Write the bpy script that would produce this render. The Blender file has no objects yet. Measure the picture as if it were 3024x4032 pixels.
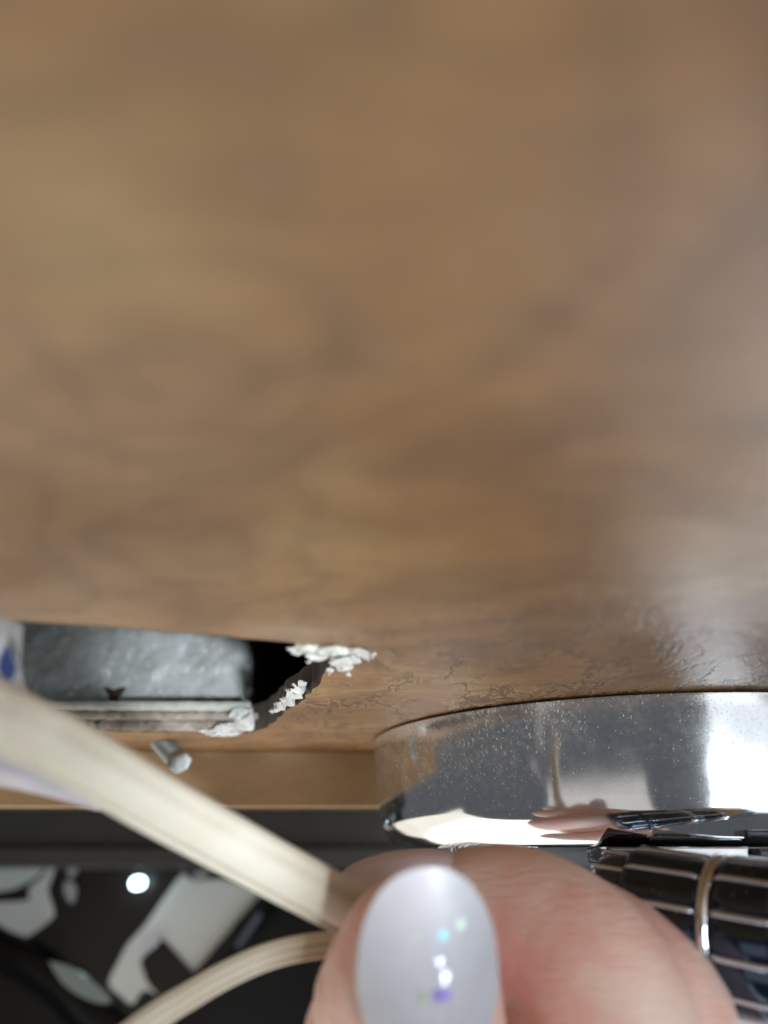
import bpy, bmesh, math, random
from mathutils import Vector, Matrix, noise
from mathutils.geometry import tessellate_polygon

random.seed(7)
MM = 0.001
scene = bpy.context.scene
COL = scene.collection

# ------------------------------------------------------------------ camera
F_PX, CX, CY = 2912.0, 1512.0, 2016.0          # phone lens, in pixels of the photograph
PITCH = math.radians(24.9)
cd = bpy.data.cameras.new('camera')
cam = bpy.data.objects.new('camera', cd)
COL.objects.link(cam)
cam.location = (0, 0, 0)
cam.rotation_euler = (math.radians(90) + PITCH, 0, 0)
cd.sensor_fit = 'VERTICAL'
cd.sensor_height = 36
cd.sensor_width = 27
cd.lens = 26
cd.clip_start = 0.002
cd.clip_end = 20
cd.dof.use_dof = True
cd.dof.focus_distance = 0.127
cd.dof.aperture_fstop = 9.8
cd.dof.aperture_blades = 0
scene.camera = cam

# ------------------------------------------------------------------ world, lamps, exposure
world = bpy.data.worlds.new('World')
scene.world = world
world.use_nodes = True
bg = world.node_tree.nodes['Background']
bg.inputs[0].default_value = (0.85, 0.92, 1.0, 1)
bg.inputs[1].default_value = 0.085


def lamp(name, loc, target, sx, sy, power, color):
    ld = bpy.data.lights.new(name, 'AREA')
    ld.shape = 'RECTANGLE'
    ld.size, ld.size_y = sx * MM, sy * MM
    ld.energy = power
    ld.color = color
    o = bpy.data.objects.new(name, ld)
    COL.objects.link(o)
    o.location = Vector(loc) * MM
    d = (Vector(target) - Vector(loc)).normalized()
    o.rotation_euler = d.to_track_quat('-Z', 'Y').to_euler()
    return o


# daylight window: ahead on the right, below the panel
lamp('window_light', (390, 580, -290), (40, 120, 20), 360, 260, 2.7, (0.84, 0.92, 1.0))
# second, larger window behind the photographer on the right
lamp('room_light', (520, -560, -150), (40, 130, 5), 720, 620, 1.15, (0.88, 0.94, 1.0))
# added warm fill below the panel, brightens it round the hole
lamp('open_side_fill', (-90, 225, -205), (-20, 150, 25), 440, 270, 0.42, (1.0, 0.95, 0.86))
# added unseen warm fill from ahead on the left
lamp('side_fill', (-265, 300, -160), (-10, 120, 25), 420, 240, 0.28, (1.0, 0.92, 0.78))
# cool lamp added behind the photographer, whitens the cover plate
lamp('cool_fill', (205, -285, -100), (0, 140, 20), 180, 160, 0.75, (0.86, 0.94, 1.0))
# added soft warm fill from behind left
lamp('left_fill', (-330, -430, -260), (0, 120, 10), 520, 420, 0.3, (1.0, 0.93, 0.84))

# added narrow spot that brightens the grey metal through the hole
sd = bpy.data.lights.new('metal_spot', 'SPOT')
sd.energy, sd.color = 7.5, (0.84, 0.93, 1.0)
sd.spot_size, sd.spot_blend, sd.shadow_soft_size = math.radians(7.5), 1.0, 0.012
so = bpy.data.objects.new('metal_spot', sd)
COL.objects.link(so)
so.location = Vector((115, -249, -78)) * MM
so.rotation_euler = (Vector((-44, 183, 40)) - Vector((115, -249, -78))).to_track_quat('-Z', 'Y').to_euler()

vs = scene.view_settings
vs.view_transform = 'Standard'
vs.look = 'None'
vs.gamma = 1.0
vs.exposure = 0.30
scene.cycles.use_denoising = True
scene.cycles.max_bounces = 8


# ------------------------------------------------------------------ helpers
def at(px, py, d):
    """point at camera depth d (mm) on the sight line of a photo pixel, in mm"""
    u, v = (px - CX) / F_PX, (CY - py) / F_PX
    c, s = math.cos(PITCH), math.sin(PITCH)
    return Vector((u, c - v * s, s + v * c)) * d


def at_y(px, py, y):
    p = at(px, py, 1.0)
    return p * (y / p.y)


def at_z(px, py, z):
    p = at(px, py, 1.0)
    return p * (z / p.z)


RIGHT = Vector((1, 0, 0))
UPI = Vector((0, -math.sin(PITCH), math.cos(PITCH)))
BACK = Vector((0, -math.cos(PITCH), -math.sin(PITCH)))     # toward the camera


def link(name, me, mat=None, parent=None, smooth=True):
    o = bpy.data.objects.new(name, me)
    COL.objects.link(o)
    if mat is not None:
        for m in (mat if isinstance(mat, (list, tuple)) else [mat]):
            me.materials.append(m)
    if smooth:
        for p in me.polygons:
            p.use_smooth = True
    if parent:
        o.parent = parent
    return o


def mesh_from(verts, faces, name='mesh'):
    me = bpy.data.meshes.new(name)
    me.from_pydata([tuple(Vector(v) * MM) for v in verts], [], faces)
    me.update()
    return me


def bm_mesh(bm, name='mesh'):
    """bmesh in mm -> mesh in m"""
    bmesh.ops.scale(bm, vec=(MM, MM, MM), verts=bm.verts)
    bmesh.ops.recalc_face_normals(bm, faces=bm.faces)
    me = bpy.data.meshes.new(name)
    bm.to_mesh(me)
    bm.free()
    return me


def tag(o, label=None, cat=None, group=None, kind=None):
    if label: o['label'] = label
    if cat: o['category'] = cat
    if group: o['group'] = group
    if kind: o['kind'] = kind
    return o


def empty(name, loc=(0, 0, 0)):
    """an Empty at the thing's base; parts are built in world mm and keep their place"""
    o = bpy.data.objects.new(name, None)
    o.empty_display_size = 0.005
    COL.objects.link(o)
    o.location = Vector(loc) * MM
    return o


def part(name, me, mat, root, smooth=True):
    o = link(name, me, mat, root, smooth)
    if root.parent is None and root.type == 'EMPTY':
        o.matrix_parent_inverse = Matrix.Translation(root.location).inverted()
    return o


def auto_smooth(o, deg=35):
    me = o.data
    bm = bmesh.new(); bm.from_mesh(me)
    for e in bm.edges:
        if len(e.link_faces) == 2 and e.calc_face_angle(0) > math.radians(deg):
            e.smooth = False
    bm.to_mesh(me); bm.free()


def bevel(o, w, seg=3):
    m = o.modifiers.new('bevel', 'BEVEL')
    m.width = w * MM; m.segments = seg; m.limit_method = 'ANGLE'; m.angle_limit = math.radians(30)
    return m


def box_bm(bm, x0, x1, y0, y1, z0, z1):
    vs_ = [bm.verts.new((x, y, z)) for x in (x0, x1) for y in (y0, y1) for z in (z0, z1)]
    for f in ((0, 1, 3, 2), (4, 6, 7, 5), (0, 4, 5, 1), (2, 3, 7, 6), (0, 2, 6, 4), (1, 5, 7, 3)):
        bm.faces.new([vs_[i] for i in f])


def lathe(profile, axis_o, axis_d, n=128, closed=False, wob=None):
    """profile: list of (radius, s) with s along the axis"""
    ad = Vector(axis_d).normalized()
    a = ad.orthogonal().normalized(); b = ad.cross(a)
    verts, faces = [], []
    for (r, s) in profile:
        for i in range(n):
            t = 2 * math.pi * i / n
            rr = r if wob is None else r + wob(i, n, r, s)
            verts.append(Vector(axis_o) + ad * s + (a * math.cos(t) + b * math.sin(t)) * rr)
    m = len(profile)
    for j in range(m - 1):
        for i in range(n):
            k = (i + 1) % n
            faces.append((j * n + i, j * n + k, (j + 1) * n + k, (j + 1) * n + i))
    if not closed:
        faces.append(tuple(range(n))[::-1])
        faces.append(tuple((m - 1) * n + i for i in range(n)))
    me = mesh_from(verts, faces)
    bm = bmesh.new(); bm.from_mesh(me)
    bmesh.ops.recalc_face_normals(bm, faces=bm.faces)
    bm.to_mesh(me); bm.free()
    return me


def catmull(pts, n=8):
    """pts: list of Vectors (any dimension as tuples)"""
    P = [pts[0]] + list(pts) + [pts[-1]]
    out = []
    for i in range(1, len(P) - 2):
        for k in range(n):
            t = k / n
            out.append(tuple(0.5 * ((2 * b) + (-a + c) * t + (2 * a - 5 * b + 4 * c - d) * t * t
                       + (-a + 3 * b - 3 * c + d) * t ** 3)
                       for a, b, c, d in zip(P[i - 1], P[i], P[i + 1], P[i + 2])))
    out.append(tuple(P[-2]))
    return out


def sweep(path, profile, face_dir, roll=None):
    """path: Vectors; profile: (w, t) points, w across, t towards face_dir"""
    n = len(profile)
    verts, faces = [], []
    for i, p in enumerate(path):
        t = (path[min(i + 1, len(path) - 1)] - path[max(i - 1, 0)]).normalized()
        w = t.cross(face_dir).normalized()
        f = w.cross(t).normalized()
        if roll:
            a = roll(i / (len(path) - 1))
            w, f = w * math.cos(a) + f * math.sin(a), f * math.cos(a) - w * math.sin(a)
        for (a_, b_) in profile:
            verts.append(p + w * a_ + f * b_)
    for j in range(len(path) - 1):
        for i in range(n):
            k = (i + 1) % n
            faces.append((j * n + i, j * n + k, (j + 1) * n + k, (j + 1) * n + i))
    faces.append(tuple(range(n)))
    faces.append(tuple((len(path) - 1) * n + i for i in range(n))[::-1])
    me = mesh_from(verts, faces)
    bm = bmesh.new(); bm.from_mesh(me)
    bmesh.ops.recalc_face_normals(bm, faces=bm.faces)
    bm.to_mesh(me); bm.free()
    return me


def oval(w, t, n=40, p=2.6):
    out = []
    for i in range(n):
        a = 2 * math.pi * i / n
        c, s = math.cos(a), math.sin(a)
        out.append((w / 2 * math.copysign(abs(c) ** (2 / p), c), t / 2 * math.copysign(abs(s) ** (2 / p), s)))
    return out


# ------------------------------------------------------------------ materials
class Mat:
    def __init__(self, name):
        self.m = bpy.data.materials.new(name)
        self.m.use_nodes = True
        self.nt = self.m.node_tree
        self.b = self.nt.nodes['Principled BSDF']
        self.tc = self.nt.nodes.new('ShaderNodeTexCoord')

    def n(self, typ, **kw):
        nd = self.nt.nodes.new(typ)
        for k, v in kw.items():
            setattr(nd, k, v)
        return nd

    def l(self, a, b):
        self.nt.links.new(a, b)

    def co(self, scale=(1, 1, 1), rot=(0, 0, 0), loc=(0, 0, 0)):
        mp = self.n('ShaderNodeMapping')
        mp.inputs['Scale'].default_value = scale
        mp.inputs['Rotation'].default_value = rot
        mp.inputs['Location'].default_value = loc
        self.l(self.tc.outputs['Object'], mp.inputs['Vector'])
        return mp.outputs[0]

    def noise(self, vec, scale, detail=4, rough=0.55, dist=0.0):
        nd = self.n('ShaderNodeTexNoise')
        nd.inputs['Scale'].default_value = scale
        nd.inputs['Detail'].default_value = detail
        nd.inputs['Roughness'].default_value = rough
        nd.inputs['Distortion'].default_value = dist
        self.l(vec, nd.inputs['Vector'])
        return nd

    def ramp(self, fac, stops, interp='LINEAR'):
        r = self.n('ShaderNodeValToRGB')
        r.color_ramp.interpolation = interp
        els = r.color_ramp.elements
        while len(els) < len(stops):
            els.new(0.5)
        for e, (p, c) in zip(els, stops):
            e.position = p
            e.color = (c if hasattr(c, '__len__') else (c, c, c)) + (1,) if not hasattr(c, '__len__') or len(c) == 3 else c
        self.l(fac, r.inputs[0])
        return r.outputs[0]

    def mix(self, fac, a, b, mode='MIX'):
        mx = self.n('ShaderNodeMix', data_type='RGBA', blend_type=mode)
        for s, v in ((mx.inputs[0], fac), (mx.inputs[6], a), (mx.inputs[7], b)):
            if isinstance(v, (int, float)):
                s.default_value = v if s.type == 'VALUE' else (v, v, v, 1)
            elif isinstance(v, tuple):
                s.default_value = v + (1,) if len(v) == 3 else v
            else:
                self.l(v, s)
        return mx.outputs[2]

    def math(self, op, a, b=0.0, clamp=False):
        nd = self.n('ShaderNodeMath', operation=op)
        nd.use_clamp = clamp
        for s, v in ((nd.inputs[0], a), (nd.inputs[1], b)):
            if isinstance(v, (int, float)): s.default_value = v
            else: self.l(v, s)
        return nd.outputs[0]

    def bump(self, h, strength, dist_mm, prev=None):
        bp = self.n('ShaderNodeBump')
        bp.inputs['Strength'].default_value = strength
        bp.inputs['Distance'].default_value = dist_mm * MM
        self.l(h, bp.inputs['Height'])
        if prev is not None:
            self.l(prev, bp.inputs['Normal'])
        return bp.outputs[0]

    def set(self, **kw):
        for k, v in kw.items():
            s = self.b.inputs[k.replace('_', ' ')]
            if isinstance(v, (int, float)): s.default_value = v
            elif isinstance(v, tuple): s.default_value = v + (1,) if len(v) == 3 and s.type == 'RGBA' else v
            else: self.l(v, s)
        return self


def ellipse_mask(M, cx, cy, rx, ry, soft=0.5, nscale=300, namp=0.6):
    """soft patch on the wall plane (a stain with its own shape), x and y in mm"""
    sep = M.n('ShaderNodeSeparateXYZ'); M.l(M.tc.outputs['Object'], sep.inputs[0])
    dx = M.math('MULTIPLY', M.math('SUBTRACT', sep.outputs[0], cx * MM), 1 / (rx * MM))
    dy = M.math('MULTIPLY', M.math('SUBTRACT', sep.outputs[1], cy * MM), 1 / (ry * MM))
    d = M.math('SQRT', M.math('ADD', M.math('MULTIPLY', dx, dx), M.math('MULTIPLY', dy, dy)))
    nz = M.noise(M.tc.outputs['Object'], nscale, 4).outputs[0]
    d = M.math('ADD', d, M.math('MULTIPLY', M.math('SUBTRACT', nz, 0.5), namp * 2))
    return M.ramp(d, [(0.0, 1.0), (max(0.05, 1 - soft), 0.75), (1.0, 0.0)])


def make_wood(name='wood_print_vinyl', batten=False):
    M = Mat(name)
    co = M.co((0.25, 1.0, 1), (0, 0, 0)) if batten else M.co((1, 1.0, 1), (0, 0, 0.25))
    # large figure
    warp = M.noise(co, 35, 3, 0.5)
    vadd = M.n('ShaderNodeVectorMath', operation='MULTIPLY_ADD')
    M.l(warp.outputs['Color'], vadd.inputs[0])
    vadd.inputs[1].default_value = (0.030, 0.030, 0.0)
    M.l(co, vadd.inputs[2])
    wc = vadd.outputs[0]
    big = M.noise(wc, 48, 2, 0.4)
    col = M.ramp(big.outputs[0], [(0.30, (0.238, 0.118, 0.046)), (0.46, (0.285, 0.150, 0.058)),
                                  (0.58, (0.318, 0.176, 0.070)), (0.72, (0.385, 0.235, 0.100))])
    # growth rings that swirl
    wv = M.n('ShaderNodeTexWave', wave_type='BANDS', bands_direction='Y', wave_profile='SIN')
    wv.inputs['Scale'].default_value = 26
    wv.inputs['Distortion'].default_value = 9
    wv.inputs['Detail'].default_value = 3
    wv.inputs['Detail Scale'].default_value = 1.2
    wv.inputs['Detail Roughness'].default_value = 0.6
    M.l(wc, wv.inputs['Vector'])
    rings = M.ramp(wv.outputs[0], [(0.0, 0.62), (0.22, 0.95), (1.0, 1.05)])
    col = M.mix(0.26, col, rings, 'MULTIPLY')
    # closed swirls round small knots
    kv = M.n('ShaderNodeTexVoronoi', feature='SMOOTH_F1'); kv.inputs['Scale'].default_value = 34
    kv.inputs['Smoothness'].default_value = 0.5
    M.l(wc, kv.inputs['Vector'])
    kr = M.math('SINE', M.math('MULTIPLY', kv.outputs['Distance'], 38.0))
    kr = M.math('ADD', M.math('MULTIPLY', kr, 0.5), 0.5)
    col = M.mix(0.42, col, M.ramp(kr, [(0.0, 0.66), (0.22, 0.86), (0.5, 1.02), (1.0, 1.06)]), 'MULTIPLY')
    # fine streaks along x
    st = M.noise(M.co((0.22, 1, 1), (0, 0, 0.12)), 900, 4, 0.6)
    col = M.mix(0.42, col, M.ramp(st.outputs[0], [(0.3, 0.72), (0.6, 1.08)]), 'MULTIPLY')
    wf = M.n('ShaderNodeTexWave', wave_type='BANDS', bands_direction='Y', wave_profile='SIN')
    wf.inputs['Scale'].default_value = 150
    wf.inputs['Distortion'].default_value = 16
    wf.inputs['Detail'].default_value = 3
    wf.inputs['Detail Scale'].default_value = 0.7
    M.l(M.co((0.6, 0.6, 1)), wf.inputs['Vector'])
    col = M.mix(0.22, col, M.ramp(wf.outputs[0], [(0.0, 0.55), (0.3, 1.0), (1.0, 1.12)]), 'MULTIPLY')
    # crackle squiggles in the print
    vor = M.n('ShaderNodeTexVoronoi', feature='DISTANCE_TO_EDGE')
    vor.inputs['Scale'].default_value = 185
    w2 = M.noise(M.co((0.9, 0.4, 1)), 160, 4, 0.65)
    v2 = M.n('ShaderNodeVectorMath', operation='MULTIPLY_ADD')
    M.l(w2.outputs['Color'], v2.inputs[0]); v2.inputs[1].default_value = (0.016, 0.016, 0)
    M.l(M.co((0.85, 0.36, 1)), v2.inputs[2])
    M.l(v2.outputs[0], vor.inputs['Vector'])
    brk = M.ramp(M.noise(M.co((1, 0.4, 1)), 190, 2).outputs[0], [(0.40, 0.0), (0.52, 1.0)])
    ln = M.ramp(vor.outputs[0], [(0.0, 1.0), (0.045, 0.6), (0.085, 0.0)])
    far = ellipse_mask(M, 25, 150, 130, 85, 0.5, 60, 0.25)
    line = M.math('MULTIPLY', M.math('MULTIPLY', ln, brk), far)
    col = M.mix(M.math('MULTIPLY', line, 0.85), col, (0.085, 0.045, 0.02))
    ln2 = M.ramp(vor.outputs[0], [(0.09, 0.0), (0.13, 1.0), (0.19, 0.0)])
    near = ellipse_mask(M, 25, 135, 60, 45, 0.8, 80, 0.3)
    col = M.mix(M.math('MULTIPLY', M.math('MULTIPLY', ln2, brk), M.math('MULTIPLY', near, 0.7)), col, (0.52, 0.42, 0.30))
    # pale rubbed marks
    pale = M.ramp(M.noise(M.co((0.5, 1, 1)), 520, 5, 0.7, 1.5).outputs[0], [(0.60, 0.0), (0.68, 1.0)])
    pmask = M.ramp(M.noise(M.co(), 45, 2).outputs[0], [(0.45, 0.0), (0.6, 1.0)])
    col = M.mix(M.math('MULTIPLY', M.math('MULTIPLY', pale, pmask), 0.35), col, (0.45, 0.34, 0.2))
    if batten:
        col = M.mix(0.6, col, (0.52, 0.36, 0.19))
    # plaster smear above the torn corner of the hole
    sm = ellipse_mask(M, -11, 89, 11, 6.5, 0.9, 260, 0.45)
    col = M.mix(M.math('MULTIPLY', sm, 0.42), col, (0.46, 0.37, 0.30))
    # grime round the hole and towards the plate
    gr = ellipse_mask(M, -8, 150, 30, 34, 0.9, 120, 0.35)
    col = M.mix(M.math('MULTIPLY', gr, 0.28), col, (0.115, 0.078, 0.048))
    # dust specks
    dv = M.n('ShaderNodeTexVoronoi', feature='F1'); dv.inputs['Scale'].default_value = 900
    M.l(M.tc.outputs['Object'], dv.inputs['Vector'])
    keep = M.math('GREATER_THAN', dv.outputs['Color'], 0.86)
    spk = M.math('MULTIPLY', M.math('LESS_THAN', dv.outputs['Distance'], 0.16), keep)
    col = M.mix(M.math('MULTIPLY', spk, 0.4), col, (0.6, 0.55, 0.47))
    emb = M.noise(M.co((1, 0.5, 1)), 900, 5, 0.7, 0.6)
    b1 = M.bump(emb.outputs[0], 0.7, 0.22)
    b2 = M.bump(M.math('SUBTRACT', 1.0, line), 0.8, 0.2, b1)
    b3 = M.bump(M.noise(M.co(), 60, 2).outputs[0], 0.25, 1.2, b2)
    M.set(Base_Color=col, Roughness=0.46, Normal=b3, IOR=1.5)
    return M.m


def make_plain(name, col, rough, metallic=0.0, bump=None, vary=0.0, vscale=200, **kw):
    M = Mat(name)
    c = col
    if vary:
        nz = M.noise(M.co(), vscale, 5, 0.6)
        c = M.mix(1.0, col, M.ramp(nz.outputs[0], [(0.3, 1 - vary), (0.7, 1 + vary * 0.4)]), 'MULTIPLY')
    M.set(Base_Color=c, Roughness=rough, Metallic=metallic, **kw)
    if bump:
        M.set(Normal=M.bump(M.noise(M.co(), bump[0], 5, 0.65).outputs[0], bump[1], bump[2]))
    return M.m


def make_chrome(name, dust=1.0, tint=(0.80, 0.82, 0.85)):
    M = Mat(name)
    sep = M.n('ShaderNodeSeparateXYZ'); M.l(M.tc.outputs['Object'], sep.inputs[0])
    # dust settles thickest next to the panel (object space z in metres)
    zf = M.n('ShaderNodeMapRange'); M.l(sep.outputs[2], zf.inputs[0])
    zf.inputs[1].default_value = 3 * MM; zf.inputs[2].default_value = 25 * MM
    zf.inputs[3].default_value = 0.12; zf.inputs[4].default_value = 1.0
    patch = M.ramp(M.noise(M.co(), 90, 3).outputs[0], [(0.35, 0.35), (0.62, 1.0)])
    dens = M.math('MULTIPLY', M.math('MULTIPLY', zf.outputs[0], patch), dust)
    dn = M.noise(M.co((1, 1, 0.6)), 2600, 3, 0.6)
    spk = M.math('MULTIPLY', M.math('SUBTRACT', dn.outputs[0], M.math('SUBTRACT', 0.708, M.math('MULTIPLY', dens, 0.155))), 22.0, True)
    film = M.math('MULTIPLY', M.ramp(M.noise(M.co(), 900, 6, 0.8).outputs[0], [(0.36, 0.03), (0.5, 0.12), (0.64, 0.34)]), dens)
    fac = M.math('MAXIMUM', M.math('MULTIPLY', spk, 0.75), film)
    M.set(Base_Color=tint, Metallic=1.0,
          Roughness=M.ramp(M.noise(M.co(), 150, 4).outputs[0], [(0.3, 0.06), (0.7, 0.13)]),
          Normal=M.bump(M.noise(M.co(), 2600, 2).outputs[0], 0.05, 0.02))
    d = M.n('ShaderNodeBsdfDiffuse'); d.inputs[0].default_value = (0.80, 0.80, 0.78, 1)
    mx = M.n('ShaderNodeMixShader')
    M.l(fac, mx.inputs[0]); M.l(M.b.outputs[0], mx.inputs[1]); M.l(d.outputs[0], mx.inputs[2])
    M.l(mx.outputs[0], M.nt.nodes['Material Output'].inputs[0])
    return M.m


def make_skin():
    M = Mat('skin')
    nz = M.noise(M.co(), 95, 4, 0.55)
    col = M.ramp(nz.outputs[0], [(0.34, (0.84, 0.47, 0.40)), (0.5, (0.86, 0.58, 0.49)), (0.66, (0.87, 0.66, 0.56))])
    ridge = M.noise(M.co((0.6, 1, 3.6), (0.0, 0.5, 0)), 560, 4, 0.6)
    pore = M.noise(M.co(), 2200, 3, 0.6)
    b1 = M.bump(ridge.outputs[0], 0.55, 0.6)
    b2 = M.bump(pore.outputs[0], 0.2, 0.10, b1)
    M.set(Base_Color=col, Roughness=0.46, Normal=b2)
    M.b.inputs['Subsurface Weight'].default_value = 0.30
    M.b.inputs['Subsurface Radius'].default_value = (1.0, 0.35, 0.2)
    M.b.inputs['Subsurface Scale'].default_value = 2.2 * MM
    return M.m


def make_nail(name, ca, cb, cc):
    M = Mat(name)
    nz = M.noise(M.co(), 170, 3, 0.5)
    col = M.ramp(nz.outputs[0], [(0.3, ca), (0.55, cb), (0.72, cc)])
    M.set(Base_Color=col, Roughness=0.48, Metallic=0.0)
    M.b.inputs['Subsurface Weight'].default_value = 0.35
    M.b.inputs['Subsurface Radius'].default_value = (1, 0.8, 0.8)
    M.b.inputs['Subsurface Scale'].default_value = 1.2 * MM
    M.b.inputs['Coat Weight'].default_value = 0.2
    M.b.inputs['Coat Roughness'].default_value = 0.22
    return M.m


def make_cable(name, warm):
    M = Mat(name)
    nz = M.noise(M.co((1, 1, 1)), 110, 4, 0.5)
    a = (0.72, 0.63, 0.47) if warm else (0.68, 0.62, 0.50)
    b = (0.74, 0.69, 0.59)
    col = M.ramp(nz.outputs[0], [(0.35, a), (0.62, b)])
    g = M.ramp(M.noise(M.co(), 700, 5, 0.7).outputs[0], [(0.62, 0.0), (0.78, 1.0)])
    col = M.mix(M.math('MULTIPLY', g, 0.22), col, (0.33, 0.27, 0.20))
    ga = M.n('ShaderNodeAttribute'); ga.attribute_name = 'groove_shade'
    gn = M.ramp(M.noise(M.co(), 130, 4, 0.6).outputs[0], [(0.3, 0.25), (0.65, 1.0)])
    col = M.mix(M.math('MULTIPLY', ga.outputs['Fac'], gn), col, (0.40, 0.35, 0.25))  # groove shade painted into the sheath colour
    M.set(Base_Color=col, Roughness=0.40, Normal=M.bump(M.noise(M.co(), 260, 3).outputs[0], 0.12, 0.3))
    M.b.inputs['Subsurface Weight'].default_value = 0.15
    M.b.inputs['Subsurface Scale'].default_value = 1.0 * MM
    return M.m


def make_galv():
    M = Mat('grey_painted_metal')
    c1 = M.ramp(M.noise(M.co(), 150, 5, 0.6).outputs[0], [(0.3, (0.33, 0.34, 0.32)), (0.7, (0.52, 0.535, 0.52))])
    sp = M.ramp(M.noise(M.co(), 520, 3, 0.5).outputs[0], [(0.63, 0.0), (0.68, 1.0)])
    c2 = M.mix(M.math('MULTIPLY', sp, 0.7), c1, (0.68, 0.69, 0.66))
    lump = M.noise(M.co(), 330, 6, 0.65, 0.3)
    vor = M.n('ShaderNodeTexVoronoi', feature='SMOOTH_F1'); vor.inputs['Scale'].default_value = 260
    M.l(M.tc.outputs['Object'], vor.inputs['Vector'])
    b1 = M.bump(lump.outputs[0], 0.65, 0.6)
    b2 = M.bump(vor.outputs['Distance'], 0.15, 0.5, b1)
    M.set(Base_Color=c2, Roughness=0.42, Metallic=0.1, Normal=b2)
    return M.m


WOOD = make_wood()
WOOD_B = make_wood('honey_wood', True)
GYPSUM = make_plain('gypsum', (0.66, 0.65, 0.60), 0.85, bump=(900, 0.8, 0.5), vary=0.25, vscale=500)
DIRTY_GYPSUM = make_plain('dirty_gypsum', (0.40, 0.34, 0.28), 0.9, bump=(700, 0.9, 0.6), vary=0.5, vscale=350)
CORE = make_plain('panel_core', (0.11, 0.088, 0.070), 0.9, bump=(700, 0.8, 0.5), vary=0.4, vscale=400)
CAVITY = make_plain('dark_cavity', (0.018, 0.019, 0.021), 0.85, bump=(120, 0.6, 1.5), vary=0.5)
GALV = make_galv()
RUST = make_plain('rust', (0.055, 0.022, 0.012), 0.9, bump=(900, 0.7, 0.4), vary=0.4, vscale=600)
CHROME = make_chrome('dusty_chrome', 1.0)
CHROME2 = make_chrome('polished_chrome', 0.30, (0.74, 0.75, 0.77))
BARREL = make_chrome('dark_reflection_chrome', 0.05, (0.060, 0.080, 0.125))  # chrome with its dark reflections put into the tint
BLACKM = make_chrome('black_chrome', 0.35, (0.16, 0.165, 0.175))
SKIN = make_skin()
NAIL = make_nail('pearl_nail', (0.50, 0.50, 0.54), (0.55, 0.54, 0.58), (0.61, 0.57, 0.60))
NAIL_PINK = make_nail('pink_pearl_nail', (0.66, 0.54, 0.57), (0.69, 0.57, 0.59), (0.72, 0.60, 0.61))
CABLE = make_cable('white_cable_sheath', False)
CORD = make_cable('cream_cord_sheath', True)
PLASTIC = make_plain('pale_wrapper', (0.50, 0.52, 0.52), 0.35, vary=0.12, vscale=250, bump=(180, 0.3, 0.8))
LILAC = make_plain('lilac_film', (0.52, 0.50, 0.56), 0.4, vary=0.12, vscale=250, bump=(200, 0.4, 0.8))
BLUE = make_plain('blue_print', (0.035, 0.07, 0.27), 0.5, vary=0.25, vscale=500)
ZINC = make_plain('zinc_bolt', (0.33, 0.35, 0.34), 0.42, 0.7, bump=(600, 0.2, 0.2), vary=0.15)
BLACK = make_plain('black_gloss_plastic', (0.006, 0.007, 0.008), 0.22, bump=(90, 0.15, 1.5), Specular_IOR_Level=0.22)
BLACK_RAIL = make_plain('charcoal_satin', (0.045, 0.049, 0.052), 0.33, bump=(150, 0.2, 0.8), vary=0.2, vscale=80)
BROWN_GLASS = make_plain('smoked_brown_panel', (0.018, 0.0155, 0.013), 0.3, bump=(60, 0.1, 1.5), Specular_IOR_Level=0.22)
PALE = make_plain('pale_grey_reflection', (0.66, 0.71, 0.71), 0.55, vary=0.06, vscale=40)  # pale colour standing in for reflections on the black panel
WHITE = make_plain('white_enamel', (0.74, 0.73, 0.68), 0.3)

GLOW_SPOT = Mat('glowing_spot')
GLOW_SPOT.set(Base_Color=(0.7, 0.9, 1.0), Emission_Color=(0.62, 0.88, 1.0), Emission_Strength=9.0)
GLOW_SPOT = GLOW_SPOT.m

# ------------------------------------------------------------------ the wood-look panel with its torn hole
WZ, TH = 25.0, 6.0
hole = [(-95, 73), (-70, 78.5), (-43, 84.2), (-30, 87.5), (-20, 91), (-12.5, 94), (-9.0, 97), (-7.6, 101), (-7.4, 106),
        (-9.3, 113), (-10.8, 121), (-13.4, 129), (-16, 137), (-19.5, 147), (-23, 158), (-26, 166), (-30, 171.5),
        (-40, 172), (-60, 170), (-80, 168), (-98, 166)]
hp = []
for i in range(len(hole)):
    a, b = Vector(hole[i]), Vector(hole[(i + 1) % len(hole)])
    k = max(1, int((b - a).length / 2.2))
    for j in range(k):
        p = a.lerp(b, j / k)
        amp = 0.30 if p.y < 96 and p.x < -14 else 0.75
        nv = noise.noise_vector(Vector((p.x * 0.45, p.y * 0.45, 3.1)))
        hp.append(Vector((p.x + nv.x * amp, p.y + nv.y * amp)))


def build_wall():
    outer = [Vector((-420, -60)), Vector((520, -60)), Vector((520, 470)), Vector((-420, 470))]
    flat = [Vector((v.x, v.y, 0)) for v in outer] + [Vector((v.x, v.y, 0)) for v in hp]
    tri = tessellate_polygon([flat[:4], flat[4:]])
    n = len(flat)
    verts = [(v.x, v.y, WZ) for v in flat] + [(v.x, v.y, WZ + TH) for v in flat]
    faces, mats = [], []
    for t in tri:
        faces.append(tuple(t)); mats.append(0)
        faces.append(tuple(i + n for i in t[::-1])); mats.append(1)
    m = len(hp)
    for i in range(m):
        a, b = 4 + i, 4 + (i + 1) % m
        faces.append((a, b, b + n, a + n)); mats.append(1)
    for i in range(4):
        a, b = i, (i + 1) % 4
        faces.append((a, b, b + n, a + n)); mats.append(1)
    me = mesh_from(verts, faces)
    for p, k in zip(me.polygons, mats):
        p.material_index = k
    bm = bmesh.new(); bm.from_mesh(me)
    bmesh.ops.recalc_face_normals(bm, faces=bm.faces)
    bm.to_mesh(me); bm.free()
    return link('wall', me, [WOOD, CORE], None, smooth=False)


wall = build_wall()
tag(wall, kind='structure')

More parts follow.
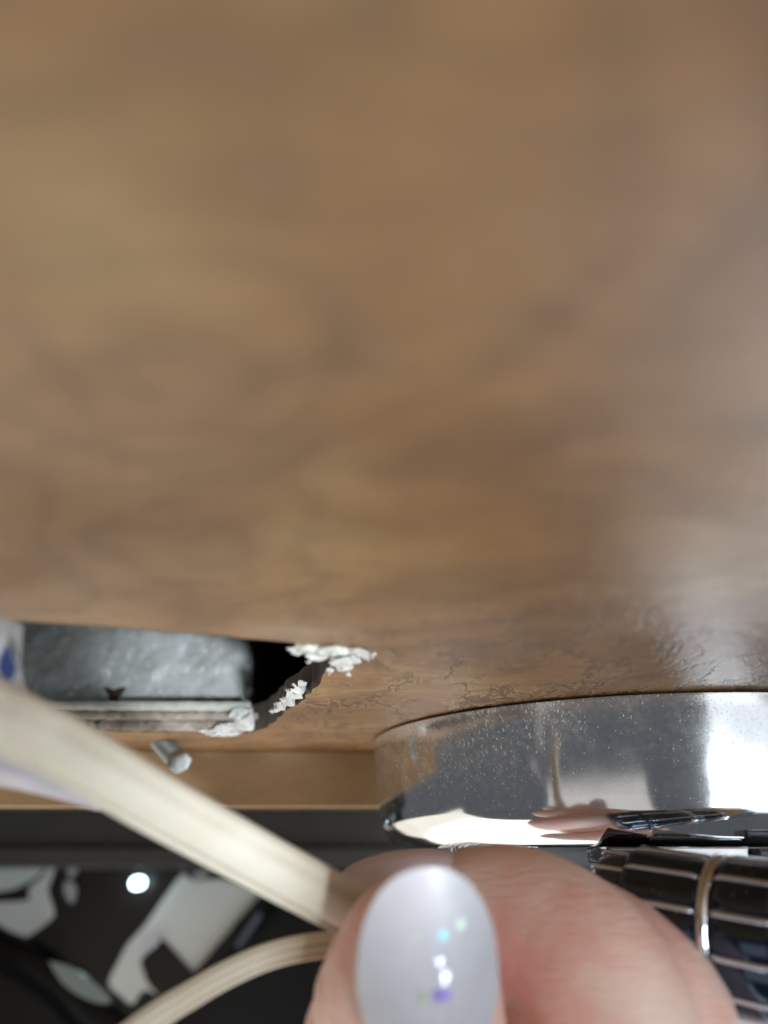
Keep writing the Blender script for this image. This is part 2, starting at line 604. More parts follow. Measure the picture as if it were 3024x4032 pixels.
# dark hollow behind the panel (open towards the hole)
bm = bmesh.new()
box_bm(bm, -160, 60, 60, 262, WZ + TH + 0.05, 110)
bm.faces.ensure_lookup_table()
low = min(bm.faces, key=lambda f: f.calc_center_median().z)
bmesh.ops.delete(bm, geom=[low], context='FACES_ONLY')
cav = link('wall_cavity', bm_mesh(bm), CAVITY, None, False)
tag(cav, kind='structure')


def lump(name, pts, mat, parent, seed, rough=0.6, sub=2, flat=1.0):
    """a ragged crumb: overlapping stretched balls remeshed into one skin. pts: (centre, (rx,ry,rz))"""
    rnd = random.Random(int(seed * 10))
    bm = bmesh.new()

    def shard(c, r, n=11):
        vs_ = []
        for _ in range(n):
            d = Vector((rnd.gauss(0, 1), rnd.gauss(0, 1), rnd.gauss(0, 1))).normalized() * rnd.uniform(0.8, 1.15)
            vs_.append(bm.verts.new((c[0] + d.x * r[0], c[1] + d.y * r[1], c[2] + d.z * r[2])))
        bmesh.ops.convex_hull(bm, input=vs_)
    for c, r in pts:
        shard(c, (r[0] * 1.35, r[1] * 1.3, r[2] * 1.1), 13)
        for _ in range(4):
            o_ = Vector((rnd.gauss(0, 0.55) * r[0], rnd.gauss(0, 0.55) * r[1], rnd.gauss(0, 0.6) * r[2]))
            k = rnd.uniform(0.25, 0.55)
            shard(Vector(c) + o_, (r[0] * k, r[1] * k, r[2] * k + 0.1), 9)
    for v in [v for v in bm.verts if not v.link_faces]:
        bm.verts.remove(v)
    bmesh.ops.subdivide_edges(bm, edges=bm.edges, cuts=1)
    for v in bm.verts:
        v.co += noise.noise_vector(v.co * 1.6 + Vector((seed, 0, 0))) * 0.22 * rough
    bmesh.ops.triangulate(bm, faces=bm.faces)
    out = bm_mesh(bm)
    return link(name, out, mat, parent, False)


def wp(px, py, dz=0.0):
    p = at_z(px, py, WZ - dz)
    return p


# torn plaster at the near corner of the hole and along its slanting edge
chip_pts = []
for px, py, rx, ry, rz in ((1165, 2562, 1.0, 1.2, 0.5), (1210, 2556, 1.3, 1.2, 0.6), (1245, 2578, 1.3, 1.6, 0.7), (1290, 2560, 1.4, 1.4, 0.7),
                           (1330, 2566, 1.4, 1.4, 0.7), (1345, 2600, 1.3, 1.9, 0.9), (1352, 2625, 1.1, 1.7, 0.9), (1380, 2600, 1.1, 1.4, 0.8),
                           (1400, 2570, 1.3, 1.2, 0.6), (1440, 2580, 0.8, 1.2, 0.6), (1300, 2640, 0.5, 1.0, 0.4)):
    chip_pts.append((wp(px, py, 0.4), (rx, ry, rz)))
c1 = lump('plaster_chip', chip_pts, GYPSUM, wall, 3.3, 0.75)
chip_pts = []
for px, py, rx, ry, rz in ((1190, 2690, 0.6, 1.4, 0.6), (1172, 2712, 1.2, 2.0, 0.9), (1160, 2735, 1.4, 2.2, 0.9), (1135, 2757, 1.3, 2.4, 0.8),
                           (1110, 2778, 1.1, 2.4, 0.7), (1088, 2795, 0.8, 2.0, 0.5), (1070, 2802, 0.5, 1.0, 0.3)):
    chip_pts.append((wp(px, py, -0.6), (rx, ry, rz)))
c2 = lump('plaster_chip', chip_pts, GYPSUM, wall, 8.1, 0.7)
# crumbly far edge of the hole, its paper layers and the white end lump
bm = bmesh.new()
layers = ((168.6, 25.2, 26.6), (170.2, 26.9, 28.4), (171.2, 28.7, 30.6))


def ragged_strip(name, x0, x1, y0, depth, z0, z1, mat, seed, amp):
    nx = 90
    verts, faces = [], []
    for i in range(nx + 1):
        x = x0 + (x1 - x0) * i / nx
        yy = 0.02 * (x + 60)
        d = noise.noise(Vector((x * 0.55, seed, 0))) * amp + noise.noise(Vector((x * 1.9, seed, 5))) * amp * 0.5
        e = noise.noise(Vector((x * 0.5, seed, 9))) * 0.35
        for (y, z) in ((y0 + yy + d, z0 + e), (y0 + yy + d * 0.6 - 0.2, (z0 + z1) / 2 + e), (y0 + yy + d, z1 + e * 0.5), (y0 + depth, z1), (y0 + depth, z0)):
            verts.append((x, y, z))
    for i in range(nx):
        for k in range(5):
            l = (k + 1) % 5
            faces.append((i * 5 + k, i * 5 + l, (i + 1) * 5 + l, (i + 1) * 5 + k))
    faces.append((0, 1, 2, 3, 4)); faces.append(tuple(nx * 5 + k for k in (4, 3, 2, 1, 0)))
    me = mesh_from(verts, faces)
    b = bmesh.new(); b.from_mesh(me); bmesh.ops.recalc_face_normals(b, faces=b.faces); b.to_mesh(me); b.free()
    return link(name, me, mat, wall, True)


bm.free()
ragged_strip('plaster_layer', -92, -31, 169.5, 6, 25.2, 27.2, DIRTY_GYPSUM, 1.0, 1.6)
ragged_strip('plaster_layer', -90, -28, 168.0, 7, 27.4, 28.9, DIRTY_GYPSUM, 4.0, 0.9)
o = ragged_strip('paper_edge', -94, -30, 167.2, 8, 29.3, 31.2, make_plain('plaster_face', (0.47, 0.46, 0.41), 0.85, bump=(500, 0.6, 0.4), vary=0.25, vscale=300), 7.0, 0.25)
lump('plaster_chip', [(at_y(945, 2815, 167), (2.4, 1.6, 1.6)), (at_y(960, 2840, 166.5), (1.8, 1.6, 2.2)), (at_y(930, 2860, 167), (2.6, 1.5, 1.2)),
                      (at_y(890, 2868, 167), (3.0, 1.4, 1.0)), (at_y(850, 2880, 168), (3.2, 1.4, 0.7)), (at_y(900, 2890, 168), (3.0, 1.2, 0.5))],
     GYPSUM, wall, 5.7, 0.8)

# ------------------------------------------------------------------ grey metal box inside the wall
def build_metal():
    root = empty('electrical_box', (-85, 205, 31.5))
    tag(root, 'rough grey painted metal box seen inside the torn hole of the wood panel', 'electrical box')
    nx, nz = 150, 56
    verts, faces = [], []
    x0, x1, z0, z1 = -148.0, -31.0, 31.6, 74.0
    for j in range(nz + 1):
        for i in range(nx + 1):
            x = x0 + (x1 - x0) * i / nx; z = z0 + (z1 - z0) * j / nz
            x += (z - 31.6) * -0.22 * (i / nx)
            y = 183.0
            p = Vector((x, z, 0))
            y -= 0.8 * max(0, noise.noise(p * 0.2)) + 0.28 * noise.noise(p * 0.55 + Vector((5, 0, 0))) + 0.2 * noise.noise(p * 1.4)
            e = i / nx
            if e > 0.94: y += ((e - 0.94) / 0.06) ** 2 * 4.0
            verts.append((x, y, z))
    w = nx + 1
    for j in range(nz):
        for i in range(nx):
            a = j * w + i
            faces.append((a, a + 1, a + w + 1, a + w))
    # flanks, so that it has its real depth
    base = len(verts)
    right = [j * w + nx for j in range(nz + 1)]
    for k in right:
        v = verts[k]; verts.append((v[0] + 0.4, 240.0, v[2]))
    for j in range(nz):
        faces.append((right[j], base + j, base + j + 1, right[j + 1]))
    part('box_side', mesh_from(verts, faces), GALV, root)
    # rusty knock-out notch near the lower edge
    vs2 = [at_y(418, 2712, 181.3), at_y(447, 2720, 181.2), at_y(484, 2710, 181.3), at_y(462, 2738, 181.3), at_y(455, 2768, 181.4), at_y(432, 2768, 181.4), at_y(436, 2740, 181.3)]
    f = list(range(7))
    vb = [v + Vector((0, 1.6, 0)) for v in vs2]
    faces = [tuple(f), tuple(i + 7 for i in f[::-1])] + [(i, (i + 1) % 7, (i + 1) % 7 + 7, i + 7) for i in f]
    o = part('rusty_notch', mesh_from([v for v in vs2] + vb, faces), RUST, root, False)
    bevel(o, 0.25, 2)
    tag(o, 'dark rust brown wedge near the lower edge')


build_metal()

# ------------------------------------------------------------------ zinc bolt beyond the hole
def build_bolt():
    top = at_z(640, 2925, WZ)
    root = empty('bolt', top)
    tag(root, 'small threaded zinc bolt with a hex nut sticking out of the panel behind the cable', 'bolt')
    d = (at_y(735, 3030, top.y - 6) - top).normalized()
    prof = [(0.5, -2.0), (2.2, -1.9)]
    s = -1.6
    while s < 8.0:
        prof += [(1.8, s), (2.5, s + 0.45), (1.8, s + 0.9)]
        s += 0.95
    prof += [(2.0, 8.4), (0.3, 8.6)]
    part('threaded_shank', lathe(prof, top, d, 40), ZINC, root, False)
    hexn = lathe([(1.6, 7.4), (2.7, 7.45), (3.0, 7.7), (3.0, 9.2), (2.7, 9.6), (1.6, 9.7)], top, d, 6)
    o = part('hex_nut', hexn, ZINC, root, False); bevel(o, 0.25, 2)


build_bolt()

# ------------------------------------------------------------------ wood batten that closes the panel at the far side
bm = bmesh.new(); box_bm(bm, -210, 66, 204, 209, 11.3, 24.96)
o = link('wood_batten', bm_mesh(bm), WOOD_B, None, False); bevel(o, 0.3, 2)
tag(o, 'honey brown wood strip running left to right beyond the torn hole', 'wood strip')

# ------------------------------------------------------------------ chrome faucet
faucet = empty('faucet', (57, 185, 25))
tag(faucet, 'chrome faucet with a dusty round cover plate set against the wood panel', 'faucet')
PC = Vector((59.3, 185, 0))
prof = [(48, 24.3), (61.0, 24.6), (61.5, 24.55), (61.70, 24.4), (61.68, 24.2), (61.66, 24.0), (61.58, 23), (61.3, 20), (60.76, 14), (60.3, 9), (60.1, 7), (59.8, 5.6),
        (59.2, 4.7), (58.6, 3.8), (57.6, 2.8), (56.2, 1.9), (54.5, 1.35), (52.5, 1.15), (50.0, 1.3), (46, 1.7), (20, 1.9)]
o = part('cover_plate', lathe(prof, PC, (0, 0, 1), 256), CHROME, faucet)
auto_smooth(o, 50)
# knurled nut hanging from the plate
kc = Vector((20.6, 164, 0))
NT = 84


def knurl(i, n, r, s):
    return 0.0 if r < 9.8 else (0.0, -0.05, -0.42, -0.40, -0.05)[i % 5]


me = lathe([(6, 2.2), (9.6, 2.1), (9.9, 1.8), (9.9, -4.6), (9.5, -5.0), (5, -5.1)], kc, (0, 0, 1), 56 * 5, wob=knurl)
part('knurled_nut', me, CHROME2, faucet, False)

# stem blocks under the plate
bm = bmesh.new(); box_bm(bm, 43.0, 57.8, 128, 142, -1.7, 1.3)
o = part('stem_block', bm_mesh(bm), CHROME2, faucet, False); bevel(o, 0.4)
bm = bmesh.new(); box_bm(bm, 35.6, 42.95, 130, 143, -1.2, 1.3)
o = part('stem_block', bm_mesh(bm), BLACKM, faucet, False); bevel(o, 0.4); o['label'] = 'black stem block on the left'
bm = bmesh.new(); box_bm(bm, 57.85, 90.0, 126.0, 136, -4.6, 1.0)
o = part('stem_block', bm_mesh(bm), BLACK_RAIL, faucet, False); bevel(o, 0.5); o['label'] = 'charcoal stem block on the right'

# barrel: three turned segments parted by bead rings
AX = Vector((0.76, -0.635, -0.12)).normalized()
A0 = at(2850, 3668, 98)


def flute(i, n, r, s):
    if r < 7.0: return 0.0
    k = ((i - 3.2) % 14) / 14.0
    return 0.45 * (1 - (2 * k - 1) ** 2) - 0.25


def seg(prof, mat, name='barrel_section'):
    o = part(name, lathe(prof, A0, AX, 168, wob=flute if name == 'barrel_section' else None), mat, faucet)
    auto_smooth(o, 60)
    return o


def glint_rib(a, s0, s1, r, mat):
    u = AX.orthogonal().normalized(); v = AX.cross(u)
    rad = u * math.cos(a) + v * math.sin(a)
    pth = [A0 + AX * (s0 + (s1 - s0) * k / 10) + rad * (r - (0.35 if k in (0, 10) else 0.0)) for k in range(11)]
    part('glint_rib', sweep(pth, oval(0.75, 0.5, 12, 2), rad), mat, faucet)


RIBM = make_plain('glint_rib_metal', (0.72, 0.80, 0.92), 0.25, 0.9)  # reflected lines along the barrel, built as thin pale ribs
for k in range(12):
    for (s0, s1, r) in ((-16.0, -11.2, 8.05), (-10.9, -0.8, 9.02), (1.2, 8.3, 9.4)):
        glint_rib(k * math.pi / 6 + 0.12, s0, s1, r, RIBM)
seg([(3, -17.0), (6.2, -16.9), (7.4, -15.8), (8.0, -14.2), (8.25, -12.6), (8.3, -11.4), (7.9, -11.2)], BARREL)
seg([(7.9, -11.19), (8.9, -11.0), (9.15, -10.6), (9.05, -9.8), (9.0, -6), (9.0, -1.6), (8.7, -0.9), (8.5, -0.7)], BARREL)
seg([(8.5, -0.69), (9.3, -0.55), (9.55, -0.1), (9.45, 0.5), (9.0, 0.8), (8.7, 1.1)], CHROME2, 'bead_ring')
seg([(8.7, 1.11), (9.2, 1.5), (9.4, 2.4), (9.4, 7.4), (9.1, 8.2), (8.8, 8.4)], BARREL)
seg([(8.8, 8.41), (9.8, 8.6), (10.3, 9.3), (10.4, 12), (10.4, 24), (9.8, 25), (3, 25.2)], CHROME2)

# ------------------------------------------------------------------ white flat cable
pts = [(-260, 2690, 64), (-120, 2757, 66.5), (0, 2822, 69), (210, 2921, 72), (374, 3010, 75), (574, 3133, 78), (820, 3272, 81.5),
       (1057, 3404, 85), (1276, 3522, 88), (1430, 3605, 90.5), (1560, 3668, 92), (1700, 3730, 93)]
path = [at(*p) for p in catmull(pts, 7)]
prof = oval(6.7, 3.0, 48)
# lower rim raised into a bead, upper side with a shallow groove
prof2 = []
for (w, t) in prof:
    if t > 0:
        t += 0.55 * math.exp(-((w - 2.75) / 0.35) ** 2) - 0.35 * math.exp(-((w - 1.7) / 0.8) ** 2) - 0.25 * math.exp(-((w + 2.0) / 0.5) ** 2)
    prof2.append((w, t))
# sharper sampling for the bead
prof = []
N = 140
for i in range(N):
    a = 2 * math.pi * i / N
    c, s = math.cos(a), math.sin(a)
    w = 3.1 * math.copysign(abs(c) ** 0.9, c); t = 2.3 * s
    if t > 0:
        t += 0.55 * math.exp(-((w - 2.5) / 0.28) ** 2) - 0.30 * math.exp(-((w - 1.9) / 0.5) ** 2) - 0.12 * math.exp(-((w + 2.1) / 0.4) ** 2)
    prof.append((w, t))
cme = sweep(path, prof, BACK)


def groove_shade(me, prof, lines):
    """shade along the grooves for the sheath colour, stored per point"""
    at_ = me.attributes.new('groove_shade', 'FLOAT', 'POINT')
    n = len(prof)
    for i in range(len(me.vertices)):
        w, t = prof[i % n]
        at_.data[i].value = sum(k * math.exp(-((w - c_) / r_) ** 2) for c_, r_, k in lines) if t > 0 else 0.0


groove_shade(cme, prof, ((-2.1, 0.6, 0.5), (1.9, 0.45, 0.35)))
cable = link('cable', cme, CABLE)
tag(cable, 'thick white flat cable running from the left edge down into the fingers', 'cable')

# ------------------------------------------------------------------ ribbed cream cord below it
pts = [(1560, 3722, 95), (1349, 3716, 94), (1176, 3735, 92), (1021, 3778, 90), (866, 3850, 88), (747, 3920, 86), (620, 3998, 84), (470, 4110, 82), (330, 4220, 80)]
path = [at(*p) for p in catmull(pts, 8)]
prof = []
for i in range(96):
    a = 2 * math.pi * i / 96
    c, s = math.cos(a), math.sin(a)
    w = 1.62 * math.copysign(abs(c) ** 0.7, c); t = 0.95 * math.copysign(abs(s) ** 0.7, s)
    t *= 1.0 + 0.34 * (math.cos(w / 1.62 * math.pi * 3.0) - 0.4)
    prof.append((w, t))
cme = sweep(path, prof, BACK)
groove_shade(cme, prof, ((-0.54, 0.16, 0.8), (0.54, 0.16, 0.8), (-1.5, 0.2, 0.4)))
cord = link('ribbed_cord', cme, CORD)
tag(cord, 'thin cream ribbed cord curving from the lower left up to the thumb', 'cord')

# ------------------------------------------------------------------ printed wrapper behind the cable
def slab(poly, th, back=BACK):
    """flat piece with thickness from a list of points"""
    n = len(poly)
    tri = tessellate_polygon([poly])
    nb = [p - back * th for p in poly]
    faces = [tuple(t) for t in tri] + [tuple(i + n for i in t[::-1]) for t in tri] + [(i, (i + 1) % n, (i + 1) % n + n, i + n) for i in range(n)]
    me = mesh_from(list(poly) + nb, faces)
    b = bmesh.new(); b.from_mesh(me); bmesh.ops.recalc_face_normals(b, faces=b.faces); b.to_mesh(me); b.free()
    return me


wr = empty('plastic_wrapper', at(20, 2800, 78))
tag(wr, 'pale plastic wrapper with blue diamond print behind the white cable at the left edge', 'wrapper')


def curved_sheet(rows, th=0.25):
    """rows of points (px,py,depth) -> smooth sheet with thickness"""
    rws = [[at(*q) for q in catmull(r, 5)] for r in rows]
    m = len(rws[0]); verts = [p for r in rws for p in r]
    n0 = len(verts); verts += [p - BACK * th for p in verts]
    faces = []
    R = len(rws)
    for j in range(R - 1):
        for i in range(m - 1):
            a = j * m + i
            faces.append((a, a + 1, a + m + 1, a + m)); faces.append((a + n0, a + m + n0, a + m + 1 + n0, a + 1 + n0))
    rim = [i for i in range(m)] + [j * m + m - 1 for j in range(1, R)] + [(R - 1) * m + i for i in range(m - 2, -1, -1)] + [j * m for j in range(R - 2, 0, -1)]
    for a, b in zip(rim, rim[1:] + rim[:1]):
        faces.append((a, b, b + n0, a + n0))
    me = mesh_from(verts, faces)
    b = bmesh.new(); b.from_mesh(me); bmesh.ops.recalc_face_normals(b, faces=b.faces); b.to_mesh(me); b.free()
    return me


part('wrapper_sheet', curved_sheet([[(-220, 2410, 79), (-60, 2425, 78), (30, 2440, 78), (88, 2462, 80)],
                                    [(-220, 2520, 79), (-60, 2520, 77), (30, 2530, 77.5), (82, 2560, 80)],
                                    [(-220, 2640, 79), (-60, 2640, 76.5), (30, 2640, 77.5), (76, 2620, 80)],
                                    [(-220, 2760, 79), (-60, 2760, 77), (30, 2740, 78), (96, 2700, 80)],
                                    [(-220, 2860, 79), (-60, 2860, 78), (60, 2840, 79), (140, 2790, 80)]]), PLASTIC, wr)
fl = part('wrapper_flap', curved_sheet([[(-220, 2880, 82), (0, 2900, 81), (200, 3000, 82), (395, 3165, 84)],
                                   [(-220, 2960, 82), (0, 3000, 80.5), (200, 3070, 82), (392, 3180, 84)],
                                   [(-220, 3060, 82), (0, 3096, 82), (200, 3140, 83), (388, 3192, 84)]]), LILAC, wr)
dm = [(27, 2541), (-2, 2592), (-6, 2630), (14, 2672), (44, 2680), (62, 2632), (45, 2590)]
part('blue_diamond', slab([at(x, y, 76.6) for x, y in dm], 0.3), BLUE, wr, False)
dm = [(44, 2505), (36, 2525), (62, 2600), (66, 2600), (62, 2560)]
part('printed_line', slab([at(x, y, 77.2) for x, y in dm], 0.3), make_plain('grey_green_print', (0.16, 0.19, 0.17), 0.5), wr, False)

# ------------------------------------------------------------------ black appliance behind
app = empty('black_appliance', (0, 530, -150))
tag(app, 'glossy black appliance with reflections built as pale grey plates below the wood panel in the background', 'appliance')
K = 2.0        # distance factor of the background


def rail(name, x0, x1, y0, y1, z0, z1, mat, bv=1.0):
    bm = bmesh.new(); box_bm(bm, x0 * K, x1 * K, y0 * K, y1 * K, z0 * K, z1 * K)
    o = part(name, bm_mesh(bm), mat, app, False)
    if bv: bevel(o, bv, 4)
    return o


rail('top_rail', -190, 105, 240, 275, 2.2, 13.4, BLACK_RAIL, 1.6)
rail('lower_rail', -190, 105, 236, 262, -3.4, 2.1, BLACK_RAIL, 1.0)
rail('housing', -190, 105, 266, 330, -75, 2.0, BLACK, 2.0)


def Z4(x, y):       # zoom 4 coordinates to photo pixels
    return x * 0.663, 3100 + y * 0.663


def polyY(pts, y, th, name, mat, bv=0.15, zoom=True, n=4):
    P = [Z4(*p) if zoom else p for p in pts]
    P = [(q[0], q[1]) for q in P]
    sm = catmull(P + [P[0]], n)[:-1] if n > 1 else P
    o = part(name, slab([at_y(a, b, y * K) for a, b in sm], th, Vector((0, -1, 0))), mat, app, False)
    if bv: bevel(o, bv, 2)
    return o


# smoked panel, the reflections on it built as thin pale plates
polyY([(-300, 400), (1560, 400), (1560, 640), (900, 1420), (-300, 1420)], 256, 8, 'smoked_panel', BROWN_GLASS, 0.8, n=1)
polyY([(-260, 412), (0, 410), (285, 415), (275, 470), (190, 550), (90, 600), (0, 618), (-260, 640)], 255.3, 0.6, 'pale_reflection', PALE, n=3)
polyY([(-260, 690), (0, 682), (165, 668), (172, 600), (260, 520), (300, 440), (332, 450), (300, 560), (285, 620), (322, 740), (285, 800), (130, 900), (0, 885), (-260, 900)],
      255.3, 0.6, 'pale_reflection', PALE, n=3)
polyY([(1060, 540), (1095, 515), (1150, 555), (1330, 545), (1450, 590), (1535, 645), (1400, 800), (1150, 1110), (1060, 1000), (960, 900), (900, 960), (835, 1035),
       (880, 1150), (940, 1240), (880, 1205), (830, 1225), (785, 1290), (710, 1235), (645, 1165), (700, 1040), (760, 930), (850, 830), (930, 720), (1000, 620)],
      255.3, 0.6, 'pale_reflection', PALE, n=3)
polyY([(960, 905), (1150, 1105), (1100, 1180), (940, 1240), (835, 1040)], 254.6, 0.6, 'dark_tab', BROWN_GLASS, n=2)
polyY([(945, 870), (900, 900), (835, 965), (850, 985), (915, 950), (955, 895)], 253.9, 0.6, 'bright_clip', make_plain('lilac_clip', (0.62, 0.64, 0.74), 0.3), n=3)
for pts_ in ([(1085, 425), (1118, 455), (1085, 490), (1050, 455)], [(1140, 515), (1200, 495), (1245, 505), (1215, 535), (1155, 545)],
             [(430, 435), (458, 470), (440, 525), (408, 540), (405, 480)], [(385, 560), (440, 570), (450, 640), (420, 690), (380, 620)]):
    polyY(pts_, 254.4, 1.2, 'pale_glint', make_plain('glint_grey', (0.38, 0.38, 0.42), 0.35), n=3)  # small highlights built as raised pale pieces
# small glowing disc in front of the panel
q = at_y(*Z4(808, 570), 250 * K)
part('bright_spot', lathe([(0.3, 2.2), (2.3, 1.7), (3.2, 0.4), (3.2, -8)], q, (0, -1, 0), 40), GLOW_SPOT, app)
# slanting black trim on the right of the panel
polyY([(1540, 640), (1600, 700), (1190, 1190), (1110, 1150)], 250, 6, 'slanting_trim', BLACK, 1.2, n=1)
polyY([(1530, 740), (1560, 760), (1420, 960), (1395, 945)], 249, 2, 'trim_highlight', make_plain('blue_grey_highlight', (0.09, 0.11, 0.16), 0.25), 0.5, n=1)  # bluish highlight on the trim, built as a thin piece
# curved hose in the lower left corner and a grey plate imitating its lens-shaped reflection
pth = [at(p[0], p[1], p[2] * K) for p in catmull([(-120, 3650, 225), (0, 3735, 222), (120, 3790, 220), (240, 3880, 218), (340, 3975, 216), (470, 4060, 215), (600, 4160, 214)], 6)]
o = link('black_hose', sweep(pth, oval(11 * K, 11 * K, 32, 2), BACK), BLACK); tag(o, 'thick glossy black hose curving through the lower left corner', 'hose')
polyY([(290, 1035), (400, 1060), (500, 1120), (600, 1200), (655, 1280), (560, 1275), (450, 1225), (360, 1150)], 206, 2, 'lens_reflection', make_plain('grey_reflection', (0.16, 0.20, 0.20), 0.25), 0.7, n=3)

# white enamel rim at the lower right
bm = bmesh.new()
a, b, c, d = at(2780, 3915, 112), at(3300, 4060, 112), at(3300, 4700, 112), at(2780, 4700, 112)
me = slab([a, b, c, d], 14)
o = link('basin_rim', me, WHITE, None, False); bevel(o, 2.0, 4)
tag(o, 'white enamel basin rim below the chrome barrel in the lower right corner', 'basin rim')

# ------------------------------------------------------------------ the hand
def chain(pts):
    """(px,py,depth,radius) -> dense spheres"""
    base = [tuple(at(p[0], p[1], p[2])) + (p[3],) for p in pts]
    return catmull(base, 10)


hand_root = empty('hand', at(2500, 4900, 118))
tag(hand_root, 'hand with long pearly nails pinching the white cables between thumb and index finger', 'hand')
thumb = chain([(1618, 3762, 82.5, 8.3), (1622, 3880, 83, 9.8), (1632, 4060, 84, 10.6), (1680, 4330, 86, 10.6), (1850, 4620, 90, 11.5), (2150, 4950, 97, 13.0)])
index = chain([(1520, 3625, 101, 5.8), (1650, 3630, 101.5, 7.3), (1960, 3610, 99.5, 9.0), (2180, 3690, 95, 9.4), (2370, 3870, 89.5, 9.3), (2480, 4150, 87, 9.4), (2580, 4600, 90, 10.5)])
middle = chain([(1950, 3720, 112, 7.4), (2130, 3680, 107, 8.2), (2340, 3735, 99, 8.6), (2595, 3965, 91.5, 8.7), (2590, 4200, 91, 9.0), (2640, 4650, 95, 11.0)])
ring = chain([(2050, 4300, 118, 7.0), (2300, 4260, 115, 8.2), (2600, 4330, 106, 9.0), (2680, 4500, 105, 9.5), (2740, 4800, 108, 11)])
little = chain([(2150, 4550, 122, 6.0), (2400, 4530, 120, 7.0), (2660, 4600, 116, 7.8), (2740, 4800, 116, 8.4), (2780, 5050, 118, 10)])
palm = chain([(2500, 4780, 98, 12.5), (2560, 5050, 104, 14), (2620, 5500, 112, 16), (2700, 6200, 120, 18)]) + \
       chain([(2200, 4980, 99, 12.5), (2450, 5250, 108, 15), (2600, 5700, 116, 17)]) + chain([(2750, 4950, 114, 11), (2780, 5400, 120, 14), (2750, 6000, 126, 17)])
bm = bmesh.new()
for ch in (thumb, index, middle, ring, little, palm):
    for (x, y, z, r) in ch:
        bmesh.ops.create_icosphere(bm, subdivisions=3, radius=r, matrix=Matrix.Translation((x, y, z)))
# thumb pulp, and the index pad it presses against
for px, py, d, r in ((1500, 3820, 87, 6.8), (1470, 3930, 88, 7.2), (1440, 4080, 89, 7.6), (1560, 3745, 87, 7.2), (1800, 3660, 99, 7.6), (2230, 3980, 95, 8.6), (2200, 4180, 93, 9.2), (2180, 4420, 93, 10), (2200, 4700, 95, 11.5)):
    bmesh.ops.create_icosphere(bm, subdivisions=3, radius=r, matrix=Matrix.Translation(at(px, py, d)))
bmesh.ops.scale(bm, vec=(MM,) * 3, verts=bm.verts)
me = bpy.data.meshes.new('tmp'); bm.to_mesh(me); bm.free()
tmp = bpy.data.objects.new('tmp', me); COL.objects.link(tmp)
rm = tmp.modifiers.new('r', 'REMESH'); rm.mode = 'VOXEL'; rm.voxel_size = 0.55 * MM
sm = tmp.modifiers.new('s', 'SMOOTH'); sm.factor = 0.5; sm.iterations = 6
dg = bpy.context.evaluated_depsgraph_get()
hm = bpy.data.meshes.new_from_object(tmp.evaluated_get(dg))
bpy.data.objects.remove(tmp)
hm.materials.clear()
part('palm_and_fingers', hm, SKIN, hand_root)


def nail(center, L, W, N, a, b, h1, h2, egg, th, name):
    """oval nail: L to the tip, W across, N outwards"""
    L = L.normalized(); N = (N - L * N.dot(L)).normalized(); W = L.cross(N).normalized()
    R, T = 14, 64
    verts = [center.copy()]
    for i in range(1, R + 1):
        rho = math.sin(i / R * math.pi / 2)
        for k in range(T):
            t = 2 * math.pi * k / T
            c, s = math.cos(t), math.sin(t)
            p = 2.25
            x = b * rho * math.copysign(abs(c) ** (2 / p), c); y = a * rho * math.copysign(abs(s) ** (2 / p), s)
            x *= 1 - egg * (y / a)
            h = -h1 * (x / b) ** 2 - h2 * (y / a) ** 2
            verts.append(center + W * x + L * y + N * h)
    faces = [(0, 1 + k, 1 + (k + 1) % T) for k in range(T)]
    for i in range(R - 1):
        for k in range(T):
            l = (k + 1) % T
            faces.append((1 + i * T + k, 1 + i * T + T + k, 1 + i * T + T + l, 1 + i * T + l))
    me = mesh_from(verts, faces)
    b_ = bmesh.new(); b_.from_mesh(me); bmesh.ops.recalc_face_normals(b_, faces=b_.faces)
    b_.normal_update()
    if sum((f.normal.dot(N) for f in b_.faces)) < 0:
        bmesh.ops.reverse_faces(b_, faces=b_.faces)
    b_.to_mesh(me); b_.free()
    o = part(name, me, NAIL, hand_root)
    s = o.modifiers.new('solid', 'SOLIDIFY'); s.thickness = th * MM; s.offset = -1
    v = bevel(o, 0.22, 3)
    return o


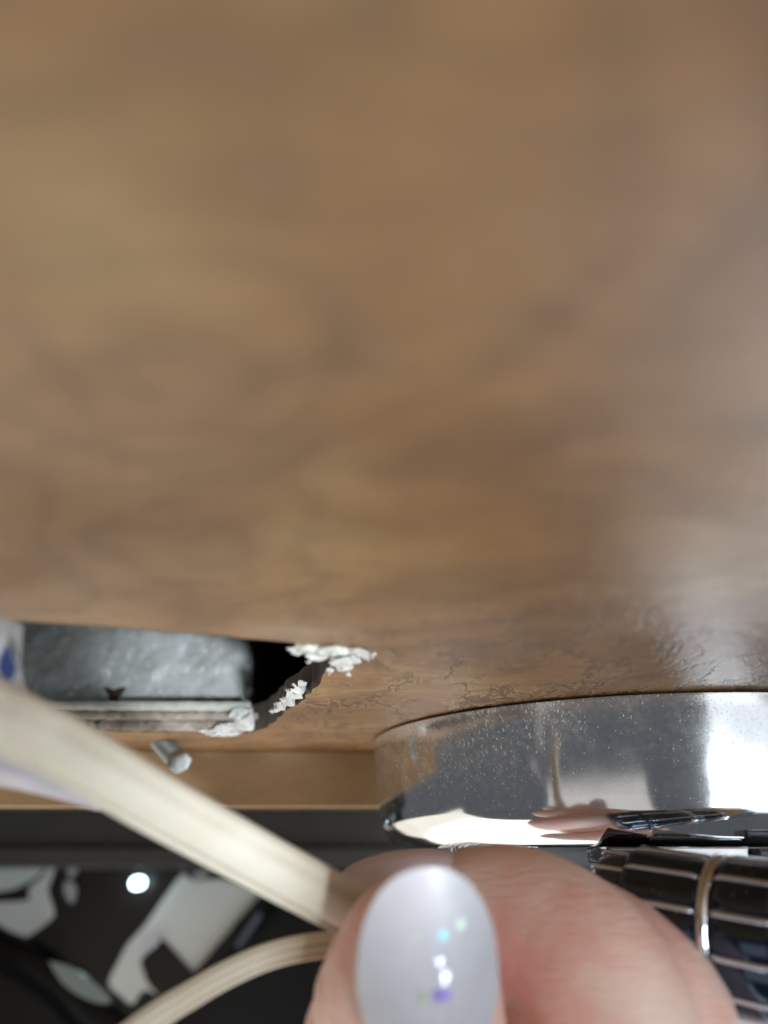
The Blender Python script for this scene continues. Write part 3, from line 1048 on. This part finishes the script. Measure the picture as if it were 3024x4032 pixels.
tn_c = at(1697, 3835, 70.4)
TN_L = (UPI * 1.0 - RIGHT * 0.03 - BACK * 0.10)
TN_N = (BACK + RIGHT * 0.06)
tnail = nail(tn_c, TN_L, RIGHT, TN_N, 9.4, 7.0, 2.6, 1.0, 0.10, 1.0, 'thumbnail')
inail = nail(at(1585, 3420, 98.0), (-RIGHT * 1.0 - UPI * 0.10 + BACK * 0.03), UPI, (UPI * 0.93 + BACK * 0.36), 9.0, 5.0, 2.0, 1.5, 0.16, 0.7, 'fingernail')
inail.data.materials[0] = NAIL_PINK
inail['label'] = 'pinkish translucent long nail seen edge-on'

# hexagonal glitter sunk in the thumbnail lacquer
def flake_mat(name, col):
    return make_plain(name, col, 0.38, 0.45)


FM = [flake_mat('flake_cyan', (0.35, 0.75, 0.9)), flake_mat('flake_violet', (0.45, 0.35, 0.95)), flake_mat('flake_silver', (0.62, 0.66, 0.95)), flake_mat('flake_green', (0.6, 0.75, 0.6))]
Ln = TN_L.normalized(); Nn = (TN_N - Ln * TN_N.dot(Ln)).normalized(); Wn = Ln.cross(Nn).normalized()
for (px, py, r, mi, tilt) in ((1748, 3694, 0.50, 0, 0.0), (1822, 3662, 0.55, 3, 0.15), (1755, 3842, 0.42, 2, 0.0), (1733, 3790, 0.36, 2, 0.2), (1750, 3868, 0.3, 2, 0), (1728, 3918, 0.7, 1, -0.1), (1662, 3925, 0.6, 3, 0.1), (1765, 3922, 0.45, 1, 0.25), (1640, 3700, 0.35, 3, 0.3)):
    q0 = at(px, py, 70.4)
    dx, dy = (q0 - tn_c).dot(Wn), (q0 - tn_c).dot(Ln)
    h = -2.6 * (dx / 7.0) ** 2 - 1.0 * (dy / 9.4) ** 2 + 0.05
    c = tn_c + Wn * dx + Ln * dy + Nn * h
    nn = (Nn + Wn * (2 * 2.6 * dx / 49.0) + Ln * (2 * dy / 88.0 + tilt * 0.3)).normalized()
    if mi == 2:      # this flake is tilted to catch the added cool lamp
        nn = ((-c).normalized() + (Vector((205, -285, -100)) - c).normalized()).normalized()
    me = lathe([(r, 0.0), (r * 0.95, 0.04)], c, nn, 6)
    part('glitter_flake', me, FM[mi], tnail, False)

# ------------------------------------------------------------------ black surround that closes the view below the appliance
bm = bmesh.new(); box_bm(bm, -520, 210, 664, 684, -330, -125)
o = link('black_cabinet', bm_mesh(bm), BLACK, None, False); tag(o, 'plain black cabinet face behind and below the glossy appliance', 'cabinet')
